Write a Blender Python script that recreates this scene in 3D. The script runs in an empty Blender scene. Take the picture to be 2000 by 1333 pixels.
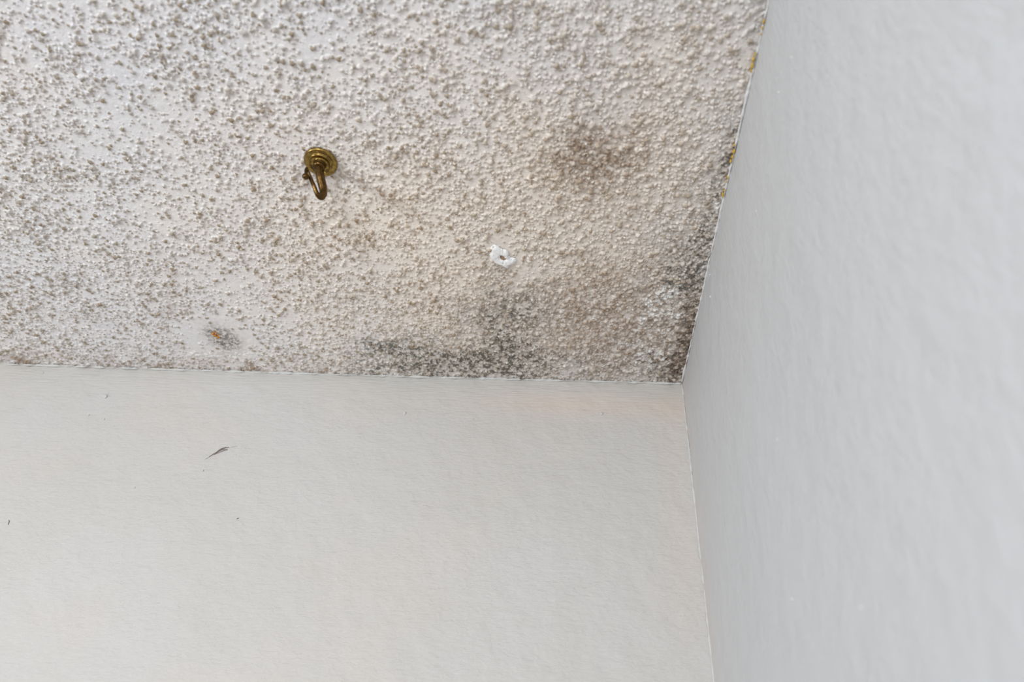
import bpy, bmesh, math, random
import numpy as np
from mathutils import Matrix, Vector

# ------------------------------------------------------------------ camera
H = 2.5                                   # ceiling height; room corner at x=0, y=0
F = 1400.0                                # focal length in pixels of a 2000 px wide frame
R = np.array([[0.996813, -0.024947, 0.075773], [0.041236, -0.651966, -0.757126], [0.068289, 0.757838, -0.64886]])
CAMP = np.array([-0.2087, -1.03621, 1.7])
sc = bpy.context.scene
col = sc.collection
cd = bpy.data.cameras.new('camera'); cam = bpy.data.objects.new('camera', cd); col.objects.link(cam)
m = Matrix([list(R[0]) + [CAMP[0]], list(R[1]) + [CAMP[1]], list(R[2]) + [CAMP[2]], [0, 0, 0, 1]])
cam.matrix_world = m
cd.sensor_width = 36.0; cd.lens = F / 2000 * 36.0; cd.clip_start = 0.01
cd.dof.use_dof = True; cd.dof.focus_distance = 1.12; cd.dof.aperture_fstop = 3.2
sc.camera = cam

# ------------------------------------------------------------------ light and exposure
sc.view_settings.view_transform = 'Standard'; sc.view_settings.look = 'None'
sc.view_settings.gamma = 1.0; sc.view_settings.exposure = 0.82; sc.view_settings.use_curve_mapping = False
w = bpy.data.worlds.new('world'); sc.world = w; w.use_nodes = True
w.node_tree.nodes['Background'].inputs[0].default_value = (0.62, 0.74, 0.95, 1)
w.node_tree.nodes['Background'].inputs[1].default_value = 1.0
def area(name, loc, aim, sx, sy, power, color):
    l = bpy.data.lights.new(name, 'AREA'); l.shape = 'RECTANGLE'; l.size = sx; l.size_y = sy
    l.energy = power; l.color = color
    o = bpy.data.objects.new(name, l); col.objects.link(o)
    o.location = loc
    o.rotation_euler = (Vector(aim) - Vector(loc)).to_track_quat('-Z', 'Y').to_euler()
    return o
# daylight entering through the window of the left wall; the front window and its lamp are added fill
area('side_window_daylight', (-3.17, -2.5, 1.25), (0, -2.5, 1.25), 0.62, 1.05, 38, (0.87, 0.94, 1.0))
area('front_fill_light', (-1.1, -3.77, 1.35), (-1.1, 0, 1.35), 0.9, 1.1, 36, (0.90, 0.95, 1.0))  # added fill from an unseen window, brightens the back wall

# ------------------------------------------------------------------ helpers
rng = np.random.default_rng(11); random.seed(11)
Z3 = np.array([0, 0, 1.0])
def ray(px, py): return R @ np.array([(px - 1000) / F, -(py - 666.5) / F, -1.0])
def on_ceiling(px, py, z=H):
    d = ray(px, py); return CAMP + d * ((z - CAMP[2]) / d[2])
def on_back(px, py, y=0.0):
    d = ray(px, py); return CAMP + d * ((y - CAMP[1]) / d[1])
def on_right(px, py, x=0.0):
    d = ray(px, py); return CAMP + d * ((x - CAMP[0]) / d[0])

def mesh_obj(name, verts, faces, mat, parent=None, smooth=True):
    me = bpy.data.meshes.new(name)
    me.from_pydata([tuple(v) for v in verts], [], faces)
    if smooth: me.polygons.foreach_set('use_smooth', [True] * len(me.polygons))
    me.materials.append(mat); me.update()
    o = bpy.data.objects.new(name, me); col.objects.link(o)
    if parent: o.parent = parent
    return o
def bm_obj(name, bm, mat, parent=None, smooth=True):
    bmesh.ops.recalc_face_normals(bm, faces=bm.faces)
    me = bpy.data.meshes.new(name); bm.to_mesh(me); bm.free()
    if smooth: me.polygons.foreach_set('use_smooth', [True] * len(me.polygons))
    me.materials.append(mat)
    o = bpy.data.objects.new(name, me); col.objects.link(o)
    if parent: o.parent = parent
    return o
def grid_obj(name, P, mat, flip=False):
    """P: (n, m, 3) array of points -> one smooth quad mesh, built fast"""
    n, mm = P.shape[:2]
    me = bpy.data.meshes.new(name)
    me.vertices.add(n * mm); me.vertices.foreach_set('co', P.reshape(-1).astype(np.float32))
    i = np.arange((n - 1) * (mm - 1)); r, c = i // (mm - 1), i % (mm - 1)
    a = r * mm + c
    q = np.stack([a, a + 1, a + mm + 1, a + mm] if not flip else [a, a + mm, a + mm + 1, a + 1], 1).astype(np.int32)
    me.loops.add(q.size); me.loops.foreach_set('vertex_index', q.reshape(-1))
    me.polygons.add(len(q)); me.polygons.foreach_set('loop_start', (np.arange(len(q)) * 4).astype(np.int32))
    me.polygons.foreach_set('use_smooth', np.ones(len(q), dtype=bool))
    me.materials.append(mat); me.update(calc_edges=True); me.validate()
    o = bpy.data.objects.new(name, me); col.objects.link(o)
    return o
def struct(o): o['kind'] = 'structure'; return o
def tag(o, label, cat, group=None):
    o['label'] = label; o['category'] = cat
    if group: o['group'] = group
    return o
def box(bm, lo, hi):
    v = [bm.verts.new((x, y, z)) for x in (lo[0], hi[0]) for y in (lo[1], hi[1]) for z in (lo[2], hi[2])]
    for f in ((0, 1, 3, 2), (4, 6, 7, 5), (0, 4, 5, 1), (2, 3, 7, 6), (0, 2, 6, 4), (1, 5, 7, 3)):
        bm.faces.new([v[k] for k in f])
def tube_geo(pts, rad, seg=16, flute=0.0, nfl=6, up=Vector((0, 0, 1)), flat=1.0):
    pts = [Vector(p) for p in pts]; verts = []; faces = []
    n = len(pts); prev = None
    for i, p in enumerate(pts):
        t = (pts[min(i + 1, n - 1)] - pts[max(i - 1, 0)]).normalized()
        if prev is None:
            a = t.cross(up if abs(t.dot(up)) < 0.95 else Vector((1, 0, 0))).normalized()
        else:
            a = (prev - t * prev.dot(t)).normalized()
        prev = a; b = t.cross(a)
        r = rad[i] if hasattr(rad, '__len__') else rad
        for k in range(seg):
            an = 2 * math.pi * k / seg
            rr = r * (1 + flute * math.cos(nfl * an))
            verts.append(p + a * math.cos(an) * rr + b * math.sin(an) * rr * flat)
    for i in range(n - 1):
        for k in range(seg):
            faces.append((i * seg + k, i * seg + (k + 1) % seg, (i + 1) * seg + (k + 1) % seg, (i + 1) * seg + k))
    faces.append(tuple(range(seg - 1, -1, -1))); faces.append(tuple((n - 1) * seg + k for k in range(seg)))
    return verts, faces
def catmull(P, per=8):
    P = [np.array(p, float) for p in P]; P = [2 * P[0] - P[1]] + P + [2 * P[-1] - P[-2]]; out = []
    for i in range(1, len(P) - 2):
        for k in range(per):
            t = k / per
            out.append(0.5 * ((2 * P[i]) + (-P[i - 1] + P[i + 1]) * t + (2 * P[i - 1] - 5 * P[i] + 4 * P[i + 1] - P[i + 2]) * t * t
                              + (-P[i - 1] + 3 * P[i] - 3 * P[i + 1] + P[i + 2]) * t ** 3))
    out.append(P[-2]); return out
def lathe(profile, seg=64):
    verts = []; faces = []
    for r, z in profile:
        for k in range(seg):
            a = 2 * math.pi * k / seg; verts.append((r * math.cos(a), r * math.sin(a), z))
    for i in range(len(profile) - 1):
        for k in range(seg):
            faces.append((i * seg + k, i * seg + (k + 1) % seg, (i + 1) * seg + (k + 1) % seg, (i + 1) * seg + k))
    return verts, faces
# value noise on arbitrary coordinates
def vnoise(x, y, seed):
    T = np.random.default_rng(seed).random((256, 256)).astype(np.float32)
    xi = np.floor(x).astype(np.int32); yi = np.floor(y).astype(np.int32)
    fx = (x - xi).astype(np.float32); fy = (y - yi).astype(np.float32)
    fx = fx * fx * (3 - 2 * fx); fy = fy * fy * (3 - 2 * fy)
    a = T[xi & 255, yi & 255]; b = T[(xi + 1) & 255, yi & 255]; c = T[xi & 255, (yi + 1) & 255]; d = T[(xi + 1) & 255, (yi + 1) & 255]
    return (a + (b - a) * fx) * (1 - fy) + (c + (d - c) * fx) * fy - 0.5
def fbm(x, y, size, octv=4, seed=1, gain=0.5):
    s = 0; amp = 1; f = 1 / size
    for k in range(octv):
        s = s + amp * vnoise(x * f + 17.3 * k, y * f + 5.1 * k, seed + k * 13); amp *= gain; f *= 2.03
    return s
def sstep(a, b, x):
    t = np.clip((x - a) / (b - a), 0, 1); return t * t * (3 - 2 * t)

# ------------------------------------------------------------------ materials
def new_mat(name):
    mt = bpy.data.materials.new(name); mt.use_nodes = True
    return mt, mt.node_tree.nodes, mt.node_tree.links, mt.node_tree.nodes['Principled BSDF']
def mixc(N, L, fac, a, b, mode='MIX'):
    n = N.new('ShaderNodeMix'); n.data_type = 'RGBA'; n.blend_type = mode
    for sock, v in ((n.inputs[0], fac), (n.inputs[6], a), (n.inputs[7], b)):
        if hasattr(v, 'links'): L.new(v, sock)
        elif isinstance(v, tuple): sock.default_value = v + (1,) if len(v) == 3 else v
        else: sock.default_value = v
    return n.outputs[2]
def math_n(N, L, op, a, b=0.0, clamp=False):
    n = N.new('ShaderNodeMath'); n.operation = op; n.use_clamp = clamp
    for sock, v in ((n.inputs[0], a), (n.inputs[1], b)):
        if hasattr(v, 'links'): L.new(v, sock)
        else: sock.default_value = v
    return n.outputs[0]
def noise_n(N, L, scale, detail=3, rough=0.5, vec=None, dist=0.0):
    n = N.new('ShaderNodeTexNoise'); n.inputs['Scale'].default_value = scale; n.inputs['Detail'].default_value = detail
    n.inputs['Roughness'].default_value = rough; n.inputs['Distortion'].default_value = dist
    if vec is not None: L.new(vec, n.inputs['Vector'])
    return n.outputs[0]
def ramp_n(N, L, fac, a, b):
    n = N.new('ShaderNodeMapRange'); n.inputs[1].default_value = a; n.inputs[2].default_value = b; n.clamp = True
    L.new(fac, n.inputs[0]); return n.outputs[0]
def pos_n(N, L, scale=(1, 1, 1)):
    t = N.new('ShaderNodeTexCoord'); mp = N.new('ShaderNodeMapping'); mp.inputs['Scale'].default_value = scale
    L.new(t.outputs['Object'], mp.inputs[0]); return mp.outputs[0]
def bump_n(N, L, bsdf, h, strength, dist, prev=None):
    b = N.new('ShaderNodeBump'); b.inputs['Strength'].default_value = strength; b.inputs['Distance'].default_value = dist
    L.new(h, b.inputs['Height'])
    if prev is not None: L.new(prev, b.inputs['Normal'])
    L.new(b.outputs[0], bsdf.inputs['Normal']); return b.outputs[0]

def simple_mat(name, c, rough=0.8, metal=0.0, nscale=60, var=0.15, bump=0.0):
    mt, N, L, B = new_mat(name)
    v = noise_n(N, L, nscale, 4, 0.6, pos_n(N, L))
    L.new(mixc(N, L, v, tuple(x * (1 - var) for x in c), tuple(min(1, x * (1 + var)) for x in c)), B.inputs['Base Color'])
    B.inputs['Roughness'].default_value = rough; B.inputs['Metallic'].default_value = metal
    if bump: bump_n(N, L, B, v, 0.6, bump)
    return mt

def ceiling_material():
    mt, N, L, B = new_mat('stippled_ceiling_plaster')
    A1 = N.new('ShaderNodeAttribute'); A1.attribute_name = 'stain_shade_a'
    A2 = N.new('ShaderNodeAttribute'); A2.attribute_name = 'stain_b'
    s1 = N.new('ShaderNodeSeparateColor'); L.new(A1.outputs['Color'], s1.inputs[0])
    s2 = N.new('ShaderNodeSeparateColor'); L.new(A2.outputs['Color'], s2.inputs[0])
    mould_shade, brown, warm, tip = s1.outputs[0], s1.outputs[1], s1.outputs[2], A1.outputs['Alpha']
    white, rust, green = s2.outputs[0], s2.outputs[1], s2.outputs[2]
    P = pos_n(N, L)
    n1 = noise_n(N, L, 420, 3, 0.6, P); n2 = noise_n(N, L, 900, 2, 0.6, P); n3 = noise_n(N, L, 9, 4, 0.6, P)
    base = mixc(N, L, ramp_n(N, L, n3, 0.35, 0.65), CW_A, CW_B)
    c = mixc(N, L, warm, base, CW_WARM)
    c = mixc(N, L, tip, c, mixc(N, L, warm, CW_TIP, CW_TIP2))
    c = mixc(N, L, brown, c, mixc(N, L, n1, (0.22, 0.14, 0.09), (0.46, 0.34, 0.24)))
    c = mixc(N, L, mould_shade, c, mixc(N, L, green, mixc(N, L, n1, (0.05, 0.04, 0.03), (0.15, 0.125, 0.10)), (0.10, 0.105, 0.075)))
    c = mixc(N, L, white, c, (0.90, 0.90, 0.88))
    c = mixc(N, L, rust, c, mixc(N, L, ramp_n(N, L, n1, 0.4, 0.6), (0.62, 0.25, 0.03), (0.30, 0.12, 0.03)))
    L.new(c, B.inputs['Base Color']); B.inputs['Roughness'].default_value = 0.85
    B.inputs['Specular IOR Level'].default_value = 0.25
    b1 = bump_n(N, L, B, n1, 0.5, 0.0012)
    bump_n(N, L, B, n2, 0.35, 0.0006, b1)
    return mt
CW_A = (0.80, 0.795, 0.815); CW_B = (0.85, 0.84, 0.84)
CW_WARM = (0.93, 0.845, 0.75); CW_TIP = (0.31, 0.245, 0.16); CW_TIP2 = (0.35, 0.245, 0.15)  # tan lump tips, darkened in the colour to stand in for self-shadow

def wall_material(name, c1, c2, streak_axis, bump_amt):
    """painted plaster: orange-peel roller texture, brush streaks beside the seams"""
    mt, N, L, B = new_mat(name)
    P = pos_n(N, L)
    big = noise_n(N, L, 3.2, 4, 0.6, P); mid = noise_n(N, L, 26, 3, 0.5, P)
    c = mixc(N, L, ramp_n(N, L, big, 0.38, 0.66), c1, c2)
    at = N.new('ShaderNodeAttribute'); at.attribute_name = 'paint'
    s = N.new('ShaderNodeSeparateColor'); L.new(at.outputs['Color'], s.inputs[0])
    c = mixc(N, L, s.outputs[1], c, (0.66, 0.53, 0.44))
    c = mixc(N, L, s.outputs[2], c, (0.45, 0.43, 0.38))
    L.new(c, B.inputs['Base Color']); B.inputs['Roughness'].default_value = 0.55
    B.inputs['Specular IOR Level'].default_value = 0.35
    peel = noise_n(N, L, 170, 5, 0.62, pos_n(N, L, streak_axis[0]), 0.4)
    strk = noise_n(N, L, 300, 3, 0.55, pos_n(N, L, streak_axis[1]), 0.2)
    hgt = N.new('ShaderNodeMix'); hgt.data_type = 'FLOAT'
    L.new(s.outputs[0], hgt.inputs[0]); L.new(peel, hgt.inputs[2]); L.new(strk, hgt.inputs[3])
    b = bump_n(N, L, B, hgt.outputs[0], 0.6, bump_amt)
    bump_n(N, L, B, mid, 0.35, bump_amt * 3, b)
    return mt

M_ceiling = ceiling_material()
M_back = wall_material('back_wall_paint', (0.55, 0.53, 0.51), (0.535, 0.51, 0.48), ((0.55, 1, 1.1), (0.10, 1, 1)), 0.0035)
M_right = wall_material('right_wall_paint', (0.575, 0.58, 0.59), (0.565, 0.57, 0.575), ((1, 1, 0.55), (1, 1, 0.07)), 0.0022)
M_wall = simple_mat('plain_wall_paint', (0.52, 0.50, 0.46), 0.7)
M_floor = simple_mat('oak_floor', (0.25, 0.17, 0.11), 0.45, nscale=14, var=0.25)
M_caulk = simple_mat('white_caulk', (0.70, 0.70, 0.70), 0.9, nscale=400, var=0.08, bump=0.0005)
M_edge = simple_mat('pale_painted_edge', (0.58, 0.58, 0.56), 0.9, nscale=300, var=0.10, bump=0.0006)
M_yellow = simple_mat('yellow_sealant', (0.62, 0.40, 0.05), 0.5, nscale=350, var=0.35, bump=0.0005)
M_filler = simple_mat('fresh_white_filler', (0.92, 0.92, 0.91), 0.85, nscale=500, var=0.05, bump=0.0008)
M_rust = simple_mat('orange_rust', (0.60, 0.25, 0.04), 0.85, nscale=500, var=0.5, bump=0.001)
M_web = simple_mat('grey_dust', (0.24, 0.19, 0.165), 0.95, nscale=500, var=0.3)
M_webl = simple_mat('pale_dust', (0.42, 0.36, 0.32), 0.95, nscale=500, var=0.2)
M_dark = simple_mat('dark_speck', (0.05, 0.05, 0.05), 0.9, nscale=500, var=0.3)
M_frame = simple_mat('white_frame_paint', (0.8, 0.8, 0.8), 0.4)
def brass(c1=(0.38, 0.255, 0.075), c2=(0.09, 0.055, 0.018), nm='tarnished_brass'):
    mt, N, L, B = new_mat(nm)
    P = pos_n(N, L)
    v = ramp_n(N, L, noise_n(N, L, 180, 5, 0.7, P), 0.4, 0.72)
    L.new(mixc(N, L, v, c1, c2), B.inputs['Base Color'])
    B.inputs['Metallic'].default_value = 1.0
    L.new(math_n(N, L, 'ADD', math_n(N, L, 'MULTIPLY', v, 0.25), 0.24), B.inputs['Roughness'])
    bump_n(N, L, B, noise_n(N, L, 700, 2, 0.5, P), 0.25, 0.0004)
    return mt
M_brass = brass()
M_brass_dark = brass((0.15, 0.085, 0.028), (0.03, 0.016, 0.006), 'dark_brass')  # darker brass colour for arm, collar, curled tip and ball
def glass():
    mt, N, L, B = new_mat('window_glass')
    B.inputs['Transmission Weight'].default_value = 1.0; B.inputs['Roughness'].default_value = 0.0; B.inputs['IOR'].default_value = 1.45
    return mt
M_glass = glass()

# ------------------------------------------------------------------ ceiling: real stippled relief
XF, YF = -3.2, -3.8                        # far walls of the room
xs = np.concatenate([np.linspace(XF - 0.02, -1.75, 18)[:-1], np.arange(-1.75, -1.38, 0.0025), np.arange(-1.38, 0.0068, 0.0008)])
ys = np.concatenate([np.linspace(YF - 0.02, -1.10, 36)[:-1], np.arange(-1.10, -0.75, 0.0025), np.arange(-0.75, 0.0064, 0.0008)])
X, Y = np.meshgrid(xs, ys, indexing='ij')
# pixel of each point in the photograph, used to trace stains, stipple and crevice shade
D = np.stack([X - CAMP[0], Y - CAMP[1], np.full_like(X, H - CAMP[2])], -1) @ R
ok = D[..., 2] < -0.05
U = np.where(ok, 1000 - F * D[..., 0] / np.where(ok, D[..., 2], -1), -9999)
V = np.where(ok, 666.5 + F * D[..., 1] / np.where(ok, D[..., 2], -1), -9999)
xm, ym = X * 1000, Y * 1000               # millimetres
wx = fbm(xm, ym, 40, 4, 3) * 55; wy = fbm(xm, ym, 40, 4, 9) * 55
Uw, Vw = U + wx, V + wy
fine = fbm(xm, ym, 5.0, 3, 21)
finer = fbm(xm, ym, 2.2, 2, 33)
def ell(cx, cy, rx, ry, ang=0, p=1.0, warped=True):
    u, v = (Uw, Vw) if warped else (U, V)
    a = math.radians(ang); dx, dy = u - cx, v - cy
    q = ((dx * math.cos(a) + dy * math.sin(a)) / rx) ** 2 + ((-dx * math.sin(a) + dy * math.cos(a)) / ry) ** 2
    return np.exp(-q ** p)
edge_x = 1502 - 170 * V / 747.5           # trace of the right-hand seam
edge_y = 709 + 38.5 * U / 1332            # trace of the back seam
dr = edge_x - Uw; db = edge_y - Vw
dr0 = edge_x - U; db0 = edge_y - V

warm = 0.75 * ell(1080, 480, 520, 330, 15, 1.2) + 0.35 * ell(620, 480, 300, 220, 10) + 0.35 * ell(1300, 150, 350, 260)
warm += 0.25 * fbm(xm, ym, 90, 3, 5)
warm = np.clip(warm, 0, 1)
brown = 0.68 * ell(1165, 312, 78, 66, -15, 1.4) + 0.30 * ell(1180, 330, 110, 110)
brown += 0.62 * ell(1190, 600, 150, 85, 0, 1.2) + 0.45 * ell(1260, 690, 120, 60) + 1.1 * ell(1335, 668, 36, 80, 12, 1.5)
brown += 0.80 * np.exp(-np.clip(db, 0, None) / 12.0) * (U < 640) * (0.3 + sstep(-0.1, 0.2, fbm(xm, ym, 60, 3, 41)))
brown += 0.35 * ell(345, 575, 14, 60, 0) + 0.30 * ell(400, 700, 80, 14, 0, 1, False)
brown += 0.22 * ell(960, 620, 200, 110)
brown = np.clip(0.9 * brown * (0.7 + 1.6 * fine), 0, 0.85)
mould_shade = 0.80 * ell(870, 708, 190, 42, 2, 1.6) + 0.55 * ell(985, 640, 78, 100, 0, 1.5) + 0.35 * ell(1160, 715, 160, 40)
mould_shade += 0.80 * np.exp(-(np.clip(dr, 0, None) / 46.0) ** 1.3) * sstep(200, 320, V) * (0.85 + 0.3 * sstep(380, 520, V))
mould_shade += 0.35 * ell(1330, 510, 80, 60, -50) + 0.75 * ell(1368, 530, 30, 75, 13)
mould_shade += 0.28 * np.exp(-(np.clip(dr, 0, None) / 26.0)) * (V < 260)
mould_shade += 0.25 * ell(1165, 318, 40, 40) + 0.5 * ell(1330, 715, 30, 30)
mould_shade += 0.38 * ell(361, 463, 13, 9, 0, 1.5, False)
mask_m = np.clip(mould_shade, 0, 1)
speck = sstep(0.02, 0.22, fine + 0.35 * finer)
spots = sstep(0.44, 0.50, fbm(xm, ym, 7, 1, 71) + 0.10 * finer) * (0.8 * ell(720, 640, 170, 60) + 0.25 * ell(900, 500, 300, 200))
green = np.clip(0.8 * ell(780, 690, 120, 60) + 0.7 * ell(985, 610, 60, 90) + 0.3 * ell(1330, 540, 60, 60), 0, 1)
# grey mould star around the old screw
star = ell(434, 660, 36, 19, 27, 1.3, False)
star2 = np.clip(star * (0.95 + 1.7 * fbm(xm + ym * 1.2, ym - xm, 6, 2, 91) + finer * 0.8), 0, 1)
white = 0.9 * ell(1318, 560, 26, 12, -18, 2) + 0.75 * ell(1300, 600, 16, 30, 15, 1.5) + 0.6 * ell(1275, 640, 14, 24, 25)
white += 0.6 * ell(1290, 690, 40, 14, -60) + 0.5 * ell(1215, 690, 46, 12, -20) + 0.45 * ell(1392, 430, 16, 24, 10) + 0.5 * ell(1385, 520, 10, 20) + 0.45 * ell(1240, 725, 60, 9, 2)
white += 0.4 * ell(1395, 395, 14, 20) + 0.55 * ell(430, 692, 85, 7, 1, 3, False) + 0.25 * ell(1330, 620, 12, 40)
white = np.clip(white * (0.5 + 2.2 * fbm(xm, ym, 5, 3, 55)), 0, 0.75)
smooth_patch = np.clip(ell(425, 655, 88, 42, 0, 2.5) + ell(430, 693, 88, 10, 1, 3, False) + ell(985, 500, 34, 26, 0, 2)
                       + ell(1055, 522, 34, 20, 20, 2) + 0.5 * ell(470, 560, 90, 50, 0, 2) + ell(1275, 330, 24, 12, 0, 2), 0, 1)
# density of the stipple: open between lumps far from the corner, packed next to the seams
low = fbm(xm, ym, 55, 3, 61)
packed = np.clip(0.58 + 0.40 * sstep(250, 1250, U) + 0.35 * np.exp(-np.clip(db0, 0, None) / 90) + 0.5 * np.exp(-np.clip(dr0, 0, None) / 150), 0, 1)
dens = np.clip(packed + 0.75 * low, 0.10, 1) * (1 - 0.93 * smooth_patch)

h_l = np.zeros_like(X, dtype=np.float32); tip = np.zeros_like(h_l)
jx = np.searchsorted(xs, -1.75); jy = np.searchsorted(ys, -1.10)
def stamp(n, rmin, rmax, skew, hk, tipk, seed, power):
    r_ = np.random.default_rng(seed)
    cx = r_.uniform(-1.74, 0.0, n); cy = r_.uniform(-1.09, 0.004, n)
    rr = rmin + (rmax - rmin) * r_.random(n) ** skew
    asp = r_.uniform(0.62, 1.0, n); an = r_.uniform(0, math.pi, n); hh = r_.uniform(0.6, 1.1, n); tk = r_.random(n); kp = r_.random(n)
    ph = r_.uniform(0, 6.28, (n, 2))
    ix = np.searchsorted(xs, cx).clip(0, len(xs) - 1); iy = np.searchsorted(ys, cy).clip(0, len(ys) - 1)
    dd = dens[ix, iy]
    for k in np.nonzero(kp < dd)[0]:
        r = rr[k] * 0.001
        a0, a1 = np.searchsorted(xs, (cx[k] - r * 1.15, cx[k] + r * 1.15)); b0, b1 = np.searchsorted(ys, (cy[k] - r * 1.15, cy[k] + r * 1.15))
        if a1 - a0 < 2 or b1 - b0 < 2: continue
        dx = (xs[a0:a1, None] - cx[k]) / r; dy = (ys[None, b0:b1] - cy[k]) / r
        c_, s_ = math.cos(an[k]), math.sin(an[k])
        p = dx * c_ + dy * s_; q = (-dx * s_ + dy * c_) / asp[k]
        rho2 = p * p + q * q
        wob = 1 + 0.16 * np.sin(3 * np.arctan2(q, p) + ph[k, 0]) + 0.10 * np.sin(5 * np.arctan2(q, p) + ph[k, 1])
        prof = np.clip(1 - rho2 / wob ** 2, 0, 1) ** power
        hv = prof * r * hk * hh[k]
        sub = h_l[a0:a1, b0:b1]; win = hv > sub
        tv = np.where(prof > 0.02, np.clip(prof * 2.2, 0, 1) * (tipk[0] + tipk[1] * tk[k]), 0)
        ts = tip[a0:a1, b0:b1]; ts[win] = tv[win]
        h_l[a0:a1, b0:b1] = np.maximum(sub, hv) + 0.25 * np.minimum(sub, hv)
stamp(90000, 0.8, 2.4, 1.0, 1.0, (0.05, 0.55), 5, 0.5)
stamp(34000, 1.9, 4.4, 2.2, 0.92, (0.25, 0.75), 6, 0.5)
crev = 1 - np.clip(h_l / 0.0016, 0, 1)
mould_shade = mask_m * (0.12 + 0.68 * speck + 0.50 * crev * (0.4 + speck))
mould_shade = np.clip(mould_shade + 0.8 * spots + 0.75 * star2, 0, 0.90)
mould_shade = np.clip(mould_shade + 0.10 * crev * sstep(700, 1300, U), 0, 0.9)  # shade between the lumps painted into the crevices, on top of the mould
near_edge = np.clip(np.exp(-np.clip(db0, 0, None) / 50) + np.exp(-np.clip(dr0, 0, None) / 60), 0, 1)
rough = sstep(0.1, 0.7, np.clip(brown + mask_m, 0, 1))
relief = h_l * (1 - 0.25 * near_edge) + 0.00035 * (fine + 0.5) + 0.0006 * fbm(xm, ym, 18, 3, 77) + rough * (0.0016 * np.clip(fine, -0.3, 1) + 0.0009 * finer)
relief += 0.0022 * np.clip(white, 0, 1) * (0.5 + fine) + 0.003 * np.clip(dr0 < 110, 0, 1) * np.clip(fbm(xm, ym, 26, 3, 83), 0, 1) * (V > 250)
far = (X < -1.75) | (Y < -1.10)
relief = np.where(far, 0.0008, relief)
Zc = H - relief
Pc = np.stack([X, Y, Zc], -1)
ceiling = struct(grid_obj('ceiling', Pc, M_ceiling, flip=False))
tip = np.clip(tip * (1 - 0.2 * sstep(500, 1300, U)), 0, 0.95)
def add_attr(o, name, arrs):
    a = o.data.attributes.new(name, 'FLOAT_COLOR', 'POINT')
    d = np.stack([np.broadcast_to(v, arrs[0].shape) for v in arrs], -1).astype(np.float32)
    a.data.foreach_set('color', d.reshape(-1))
zero = np.zeros_like(X)
add_attr(ceiling, 'stain_shade_a', [np.where(far, 0, mould_shade), np.where(far, 0, brown), warm, tip])
add_attr(ceiling, 'stain_b', [np.where(far, 0, white), zero, green, zero + 1])
del Pc, D, Uw, Vw, wx, wy

# ------------------------------------------------------------------ back wall
xb = np.concatenate([np.linspace(XF, -1.5, 12)[:-1], np.arange(-1.5, 0.0125, 0.003)])
zb = np.concatenate([np.linspace(0, 1.8, 14)[:-1], np.linspace(1.8, H + 0.004, 236)])
XB, ZB = np.meshgrid(xb, zb, indexing='ij')
yb = 0.003 * np.sin(np.clip(-XB / 1.35, 0, 1) * math.pi) + 0.0016 * fbm(XB * 1000, ZB * 1000, 260, 3, 101) + 0.0005 * fbm(XB * 1000, ZB * 1000, 25, 3, 103)
dt = (H - ZB) * 1000
yb += 0.0016 * np.exp(-dt / 9) * (0.2 - 2.2 * fbm(XB * 1000, ZB * 1000 * 0.5, 22, 3, 107))     # ragged painted edge under the ceiling
back = struct(grid_obj('wall_back', np.stack([XB, yb, ZB], -1), M_back, flip=False))
streak = np.clip(np.exp(-(dt / 45) ** 2) + 0.25, 0, 1)
peach = np.clip(0.45 * np.exp(-(((XB * 1000 + 150) / 260) ** 2 + ((dt - 55) / 28) ** 2)) + 0.30 * np.exp(-((XB * 1000 + 28) / 22) ** 2 - ((dt - 220) / 170) ** 2)
                + 0.15 * fbm(XB * 1000, ZB * 1000, 120, 3, 111), 0, 0.6)
seam_tone = np.clip(0.35 * np.exp(-dt / 16) + 0.25 * np.exp(-((XB * 1000 + 20) / 30) ** 2 - (dt / 60) ** 2), 0, 0.7)  # greyer towards the ceiling seam and the top of the corner
add_attr(back, 'paint', [streak, peach, seam_tone, np.ones_like(XB)])

# ------------------------------------------------------------------ right wall
yr = np.concatenate([np.linspace(YF, -1.25, 16)[:-1], np.arange(-1.25, 0.0125, 0.003)])
zr = np.concatenate([np.linspace(0, 1.6, 14)[:-1], np.linspace(1.6, H + 0.004, 300)])
YR, ZR = np.meshgrid(yr, zr, indexing='ij')
dtr = (H - ZR) * 1000
xr = 0.0015 * fbm(YR * 1000, ZR * 1000, 300, 3, 201) + 0.0003 * fbm(YR * 1000, ZR * 1000, 30, 3, 203) + 0.0005 * np.exp(-dtr / 6) * fbm(YR * 1000, ZR * 1000, 12, 2, 204)
right = struct(grid_obj('wall_right', np.stack([xr, YR, ZR], -1), M_right, flip=True))
streak = np.clip(np.exp(-(dtr / 60) ** 2) + np.exp((YR * 1000) / 60) + 0.15, 0, 1)
peach = np.clip(0.28 * np.exp((YR * 1000) / 50) + 0.0 * YR, 0, 0.5)
seam_tone = np.clip(0.16 * np.exp(-dtr / 25), 0, 1)  # slightly greyer towards the ceiling seam
add_attr(right, 'paint', [streak, peach, seam_tone, np.ones_like(YR)])

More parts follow.
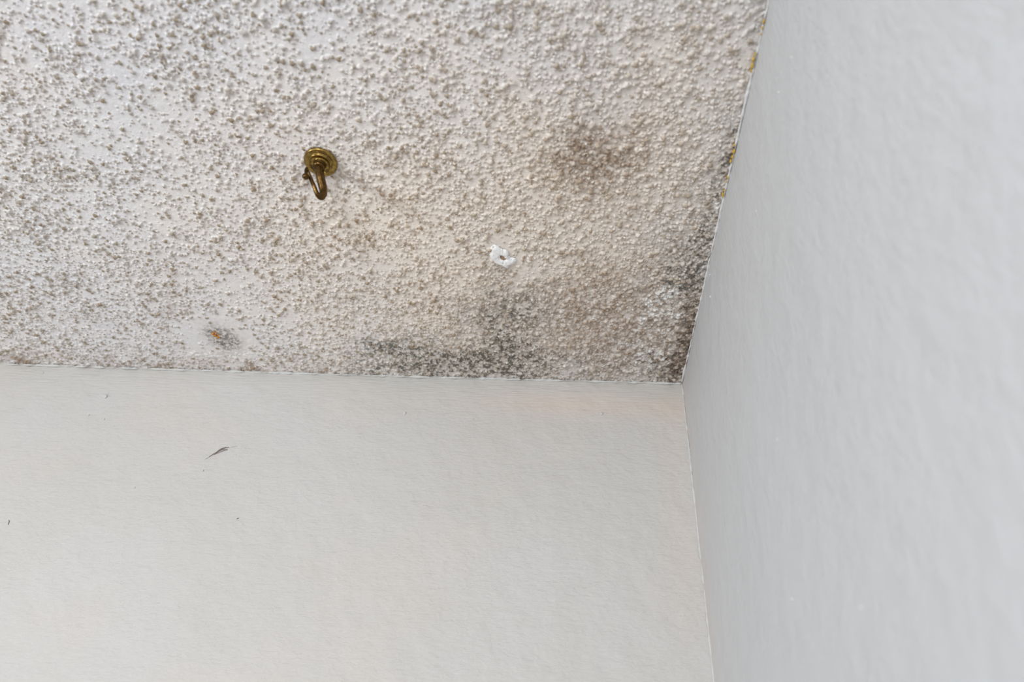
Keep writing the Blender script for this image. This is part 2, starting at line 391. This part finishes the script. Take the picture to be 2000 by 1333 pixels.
# ------------------------------------------------------------------ rest of the room shell
def shell(name, boxes, mat):
    bm = bmesh.new()
    for lo, hi in boxes: box(bm, lo, hi)
    return struct(bm_obj(name, bm, mat, smooth=False))
shell('floor', [((XF - 0.2, YF - 0.2, -0.1), (0.1, 0.1, 0))], M_floor)
dy0, dy1, dz0, dz1 = -2.9, -2.1, 0.65, 1.85        # window in the left wall
shell('wall_left', [((XF - 0.15, YF, 0), (XF, dy0, H)), ((XF - 0.15, dy1, 0), (XF, 0.05, H)), ((XF - 0.15, dy0, dz1), (XF, dy1, H)), ((XF - 0.15, dy0, 0), (XF, dy1, dz0))], M_wall)
wx0, wx1, wz0, wz1 = -1.6, -0.6, 0.8, 1.95
shell('wall_front', [((XF, YF - 0.15, 0), (wx0, YF, H)), ((wx1, YF - 0.15, 0), (0.05, YF, H)),
                     ((wx0, YF - 0.15, 0), (wx1, YF, wz0)), ((wx0, YF - 0.15, wz1), (wx1, YF, H))], M_wall)
def frame_boxes(axis, c, a0, a1, b0, b1, t=0.06, mid=True):
    out = []
    def bx(p0, p1, q0, q1):
        if axis == 'x': return ((c - 0.03, p0, q0), (c + 0.03, p1, q1))
        return ((p0, c - 0.03, q0), (p1, c + 0.03, q1))
    out += [bx(a0, a0 + t, b0, b1), bx(a1 - t, a1, b0, b1), bx(a0 + t, a1 - t, b0, b0 + t), bx(a0 + t, a1 - t, b1 - t, b1)]
    return out
d1 = shell('window_2', frame_boxes('x', XF - 0.09, dy0, dy1, dz0, dz1, 0.07), M_frame)
bm = bmesh.new(); box(bm, (XF - 0.094, dy0 + 0.07, dz0 + 0.07), (XF - 0.088, dy1 - 0.07, dz1 - 0.07)); bm_obj('pane', bm, M_glass, d1, False)
w1 = shell('added_window', frame_boxes('y', YF - 0.09, wx0, wx1, wz0, wz1), M_frame)  # added window, out of view, housing for the front fill light
bm = bmesh.new(); box(bm, (wx0 + 0.06, YF - 0.094, wz0 + 0.06), (wx1 - 0.06, YF - 0.088, wz1 - 0.06)); bm_obj('pane', bm, M_glass, w1, False)

# ------------------------------------------------------------------ caulk and paint lines in the seams
def bead(name, p0, p1, n, off, r0, jit, mat, seed, bow=None):
    r_ = np.random.default_rng(seed); pts = []; rad = []
    a = np.linspace(0, 1, n); nz = fbm(a * n, a * 0 + 3.3, 7, 3, seed); nz2 = fbm(a * n, a * 0 + 8.3, 4, 3, seed + 5)
    for k, t in enumerate(a):
        p = np.array(p0) * (1 - t) + np.array(p1) * t
        if bow is not None: p = p + bow(p)
        pts.append(p + np.array(off) * (1 + 1.3 * nz2[k])); rad.append(max(0.0002, r0 * (1 + jit * nz[k] * 2)))
    v, f = tube_geo(pts, rad, 8)
    return struct(mesh_obj(name, v, f, mat))
bead('trim_1', (0, -1.2, H - 0.0015), (0, -0.002, H - 0.0015), 500, (-0.0009, 0, -0.0012), 0.0014, 0.9, M_caulk, 301)
bead('trim_2', (-1.6, 0, H - 0.0025), (-0.002, 0, H - 0.0025), 620, (0, -0.0012, -0.0012), 0.0015, 1.3, M_edge, 302,
     bow=lambda p: np.array([0, 0.003 * math.sin(min(1, max(0, -p[0] / 1.35)) * math.pi), 0]))
bead('trim_3', (0, 0, H - 0.006), (0, 0, 1.55), 520, (-0.0003, -0.0006, 0), 0.0013, 0.9, M_edge, 303)

def lump(name, c, r, n, mat, parent, seed, flat=0.6, elong=(1, 1, 1), jag=0.25):
    """small irregular crumb centred at c, flattened along normal n"""
    r_ = np.random.default_rng(seed); bm = bmesh.new()
    bmesh.ops.create_icosphere(bm, subdivisions=3, radius=1.0)
    ph = r_.uniform(0, 6.28, 6); n = Vector(n).normalized()
    for v in bm.verts:
        q = v.co.copy()
        s = 1 + jag * (math.sin(3 * q.x + ph[0]) * math.sin(3.3 * q.y + ph[1]) + 0.6 * math.sin(6 * q.z + ph[2]) * math.sin(5 * q.x + ph[3]))
        q = Vector((q.x * elong[0], q.y * elong[1], q.z * elong[2])) * s * r
        q -= n * q.dot(n) * (1 - flat)
        v.co = q + Vector(c)
    return bm_obj(name, bm, mat, parent)

# yellow sealant left showing along the right-hand seam
for i, (px, py, r) in enumerate([(1494, 42, .0026), (1491, 54, .002), (1488, 66, .0014), (1474, 106, .0022), (1471, 116, .0032), (1469, 128, .0034), (1467, 138, .0026),
                                 (1434, 283, .0026), (1433, 296, .0034), (1430, 306, .003), (1427, 314, .0028), (1421, 346, .0028), (1419, 354, .0018),
                                 (1415, 371, .0022), (1412, 380, .0034)]):
    p = on_ceiling(px, py, H - 0.003); p[0] = min(p[0], -0.0012)
    lump('yellow_residue', (min(-0.0013, p[0]), p[1], H - 0.0035), r * 0.62, (1, 0, 0), M_yellow, ceiling, 400 + i, 0.8, (0.8, 1.5, 1.0), 0.35)

# painted-over grit on the walls
for i, (px, py, r) in enumerate([(205, 774, .0027), (172, 810, .0012), (202, 818, .0012), (790, 806, .0018), (1175, 808, .0020), (395, 918, .0013),
                                 (83, 728, .0011), (1020, 838, .0012), (262, 952, .001)]):
    p = on_back(px, py); j = int(np.searchsorted(xb, p[0])); kz = int(np.searchsorted(zb, p[2])); p[1] = yb[j, kz] - 0.0002
    lump('paint_lump', p, r * 1.4, (0, 1, 0), M_edge, back, 500 + i, 0.9, (1, 1, 1.1), 0.2)
for i, (px, py, r) in enumerate([(1520, 180, .0011), (1545, 112, .0010), (1388, 580, .0016), (1476, 413, .0012), (1387, 537, .0012), (1518, 859, .0010), (1548, 1171, .0012), (1684, 1187, .0010)]):
    p = on_right(px, py); j = int(np.searchsorted(yr, p[1])); kz = int(np.searchsorted(zr, p[2])); p[0] = xr[j, kz] - 0.0001
    lump('paint_lump', p, r, (1, 0, 0), M_caulk, right, 540 + i, 0.7, (1, 1, 1), 0.2)

# fresh filler with a screw hole, and the rusty screw spot: patches in the ceiling
def blob_patch(name, outline, centre_hole, z0, thick, mat, parent, seed, rings=16):
    """raised irregular disc: outline of ceiling points, optional open centre"""
    O = np.array(outline); c = O.mean(0) if centre_hole is None else np.array(centre_hole[0])
    verts = []; faces = []; n = len(O); inner = 0.0 if centre_hole is None else centre_hole[1]
    for k in range(rings):
        t = k / (rings - 1); s = inner + (1 - inner) * t
        P = c + (O - c) * s
        hh = thick * (min(1, (1 - t) * 3.5)) * (1.0 if centre_hole is None else min(1, 0.25 + t * 4))
        nz = fbm(P[:, 0] * 1000, P[:, 1] * 1000, 4.5, 3, seed)
        for q in range(n):
            verts.append((P[q, 0], P[q, 1], z0 - max(-0.0005, hh * (1 + 0.35 * nz[q]) - (0.0004 if t > 0.98 else 0))))
    for k in range(rings - 1):
        for q in range(n):
            faces.append((k * n + q, k * n + (q + 1) % n, (k + 1) * n + (q + 1) % n, (k + 1) * n + q))
    if centre_hole is None: faces.append(tuple(range(n)))
    return mesh_obj(name, verts, faces, mat, parent)
def outline(pix, jitter, seed, sub=6):
    P = [on_ceiling(*p)[:2] for p in pix]; P = catmull(P + [P[0]], sub)[:-1]
    r_ = np.random.default_rng(seed); return [p + r_.normal(0, jitter, 2) for p in P]
fp = blob_patch('plaster_patch', outline([(957, 484), (966, 477), (980, 485), (991, 489), (996, 500), (1007, 505), (1008, 512), (998, 517), (990, 524), (980, 518), (970, 515), (960, 506), (956, 496)], 0.0004, 3, 8),
                (on_ceiling(983, 503)[:2], 0.22), H - 0.0012, 0.0030, M_filler, ceiling, 611)
fp['label'] = 'fresh bright white filler patch around a screw hole'
ho = blob_patch('screw_hole', outline([(978, 497), (984, 496), (989, 500), (988, 507), (982, 511), (977, 506)], 0.0003, 5), None, H - 0.0008, 0.0011, simple_mat('brown_plaster', (0.40, 0.27, 0.17), 0.9, nscale=500, var=0.4, bump=0.001), ceiling, 613, 8)
ho['label'] = 'brown hole in the white filler patch'
for i, (px, py, r) in enumerate([(416, 651, .0030), (420, 654, .0032), (424, 657, .0030), (422, 649, .0022), (427, 653, .0020), (428, 658, .0024), (419, 647, .0016), (424, 661, .0018)]):
    p = on_ceiling(px, py)
    o = lump('rust_crumb', (p[0], p[1], H - 0.0016), r * 0.72, (0, 0, 1), M_rust, ceiling, 620 + i, 0.7, (1.1, 1, 1), 0.4)
    o['label'] = 'orange rust crumb breaking through the plaster'

# ------------------------------------------------------------------ brass ceiling hook
BX, BY = on_ceiling(626.5, 317, H - 0.004)[:2]
hook = bpy.data.objects.new('ceiling_hook', None); col.objects.link(hook); hook.location = (BX, BY, H - 0.003)
hook.empty_display_size = 0.02
tag(hook, 'tarnished brass ceiling hook with round stepped rosette, screwed into the stippled ceiling', 'hook')
r0 = 0.0228
prof = [(r0 * 0.97, 0.001), (r0, -0.0004), (r0, -0.0014), (r0 * 0.985, -0.0024), (r0 * 0.95, -0.0034), (r0 * 0.90, -0.0040), (r0 * 0.83, -0.0042), (r0 * 0.77, -0.0040),
        (r0 * 0.735, -0.0038), (r0 * 0.715, -0.0044), (r0 * 0.70, -0.0058), (r0 * 0.68, -0.0067), (r0 * 0.65, -0.0069), (r0 * 0.62, -0.0064), (r0 * 0.58, -0.0054), (r0 * 0.52, -0.0044),
        (r0 * 0.46, -0.0041), (r0 * 0.40, -0.0044), (r0 * 0.36, -0.0056), (r0 * 0.34, -0.0084), (r0 * 0.31, -0.0104), (r0 * 0.25, -0.0112), (0.0001, -0.0112)]
v, f = lathe(prof, 72); mesh_obj('rosette', v, f, M_brass, hook)
v, f = lathe([(0.0078, -0.0095), (0.0084, -0.0110), (0.0084, -0.0126), (0.0074, -0.0142), (0.0056, -0.0152), (0.0001, -0.0152)], 40); mesh_obj('collar', v, f, M_brass_dark, hook)
TH = math.radians(58); HU = np.array([math.cos(TH), math.sin(TH), 0]); HN = np.cross(HU, Z3)
bz = np.array([BX, BY, H - 0.003])
def on_hook(px, py, off=0.0):
    d = ray(px, py); q = bz + HN * off
    return (CAMP + d * (((q - CAMP) @ HN) / (d @ HN))) - bz
wire = [np.array([0, 0, -0.010]), on_hook(624.0, 334), on_hook(625.7, 346), on_hook(629, 360), on_hook(631.5, 374), on_hook(630, 383.5), on_hook(625.5, 385.5), on_hook(619.5, 379), on_hook(613.5, 364),
        on_hook(608, 352), on_hook(603.5, 341), on_hook(600.5, 332)]
wire = catmull(wire, 10); nW = len(wire)
wr = [0.0054 - 0.0029 * sstep(0.25, 0.75, k / nW) - 0.0006 * sstep(0.8, 1, k / nW) for k in range(nW)]
v, f = tube_geo(wire, wr, 36, 0.07, 8); mesh_obj('hook_arm', v, f, M_brass_dark, hook)
tipw = catmull([on_hook(601, 333.5), on_hook(599.5, 328.5), on_hook(597.5, 331), on_hook(596.8, 337), on_hook(597, 341)], 6)
v, f = tube_geo(tipw, 0.0017, 16); mesh_obj('curled_tip', v, f, M_brass_dark, hook)
bc = on_hook(597, 345)
bm = bmesh.new(); bmesh.ops.create_uvsphere(bm, u_segments=32, v_segments=20, radius=0.0046); bmesh.ops.translate(bm, verts=bm.verts, vec=Vector(bc))
bm_obj('ball_end', bm, M_brass_dark, hook)
# dusty web caught on the ball
def fibre_geo(strands):
    V_, F_ = [], []
    for pts, r in strands:
        v, f = tube_geo(pts, r, 5); b = len(V_); V_ += v; F_ += [tuple(i + b for i in q) for q in f]
    return V_, F_
r_ = np.random.default_rng(9); strands = []
ends = [(590, 356), (592, 350), (589, 352), (594, 357), (600, 356), (606, 360), (603, 357)]
for e in ends:
    a = bc + r_.normal(0, 0.0015, 3); b = on_hook(*e) + r_.normal(0, 0.001, 3)
    mid = (a + b) / 2 + r_.normal(0, 0.0012, 3)
    strands.append((catmull([a, mid, b], 5), [0.00022] * 11))
v, f = fibre_geo(strands); o = mesh_obj('dust_web', v, f, M_webl, hook); o['label'] = 'pale dusty web hanging from the ball end'

# ------------------------------------------------------------------ lint and hairs stuck to the back wall
def wall_pt(px, py, lift):
    p = on_back(px, py); j = min(len(xb) - 1, int(np.searchsorted(xb, p[0]))); kz = min(len(zb) - 1, int(np.searchsorted(zb, p[2]))); p[1] = yb[j, kz] - lift
    return p
def lint(name, paths, label, mat):
    S = []
    pts0 = None
    for path, ra, rb in paths:
        P = catmull([wall_pt(x, y, l) for x, y, l in path], 6); n = len(P); ra *= 1.35; rb *= 1.35
        if pts0 is None: pts0 = P[n // 2]
        S.append((P, [ra + (rb - ra) * k / (n - 1) for k in range(n)]))
    v, f = fibre_geo(S); v = [Vector(q) - Vector(pts0) for q in v]
    o = mesh_obj(name, v, f, mat); o.location = pts0
    return tag(o, label, 'lint')
lint('lint_scrap', [([(400, 896, .0002), (412, 889, .0005), (420, 883.5, .001), (430, 878, .0012), (440, 873.5, .0008), (446, 873, .0004)], .00020, .00045),
                    ([(417, 887, .0006), (424, 881.5, .0014), (432, 876, .0016), (441, 873, .0012)], .0008, .0005),
                    ([(420, 885.5, .0005), (428, 882.5, .001), (436, 879.5, .0009), (443, 878, .0004)], .0004, .0003),
                    ([(407, 891, .0003), (413, 887, .0004), (418, 884, .0006)], .00015, .00025),
                    ([(426, 880, .001), (434, 877.5, .001), (444, 876.5, .0005)], .0006, .0003),
                    ([(447, 874, .0002), (455, 872, .0003), (462, 870.5, .0002)], .00013, .00013)],
     'brownish grey scrap of cobweb lint stuck slantwise on the white back wall below the ceiling', M_web)
lint('hair', [([(16.5, 1016, .0003), (17.5, 1019, .0005), (16, 1022, .0005), (15.5, 1025, .0003)], .0003, .0003)],
     'tiny dark hair on the back wall at the far left edge of the view', M_dark)
lint('dark_speck', [([(461.5, 1012.5, .0003), (463.5, 1012, .0004), (465.5, 1011, .0003)], .0004, .0003)],
     'tiny dark speck on the back wall lower down and right of the lint scrap', M_dark)
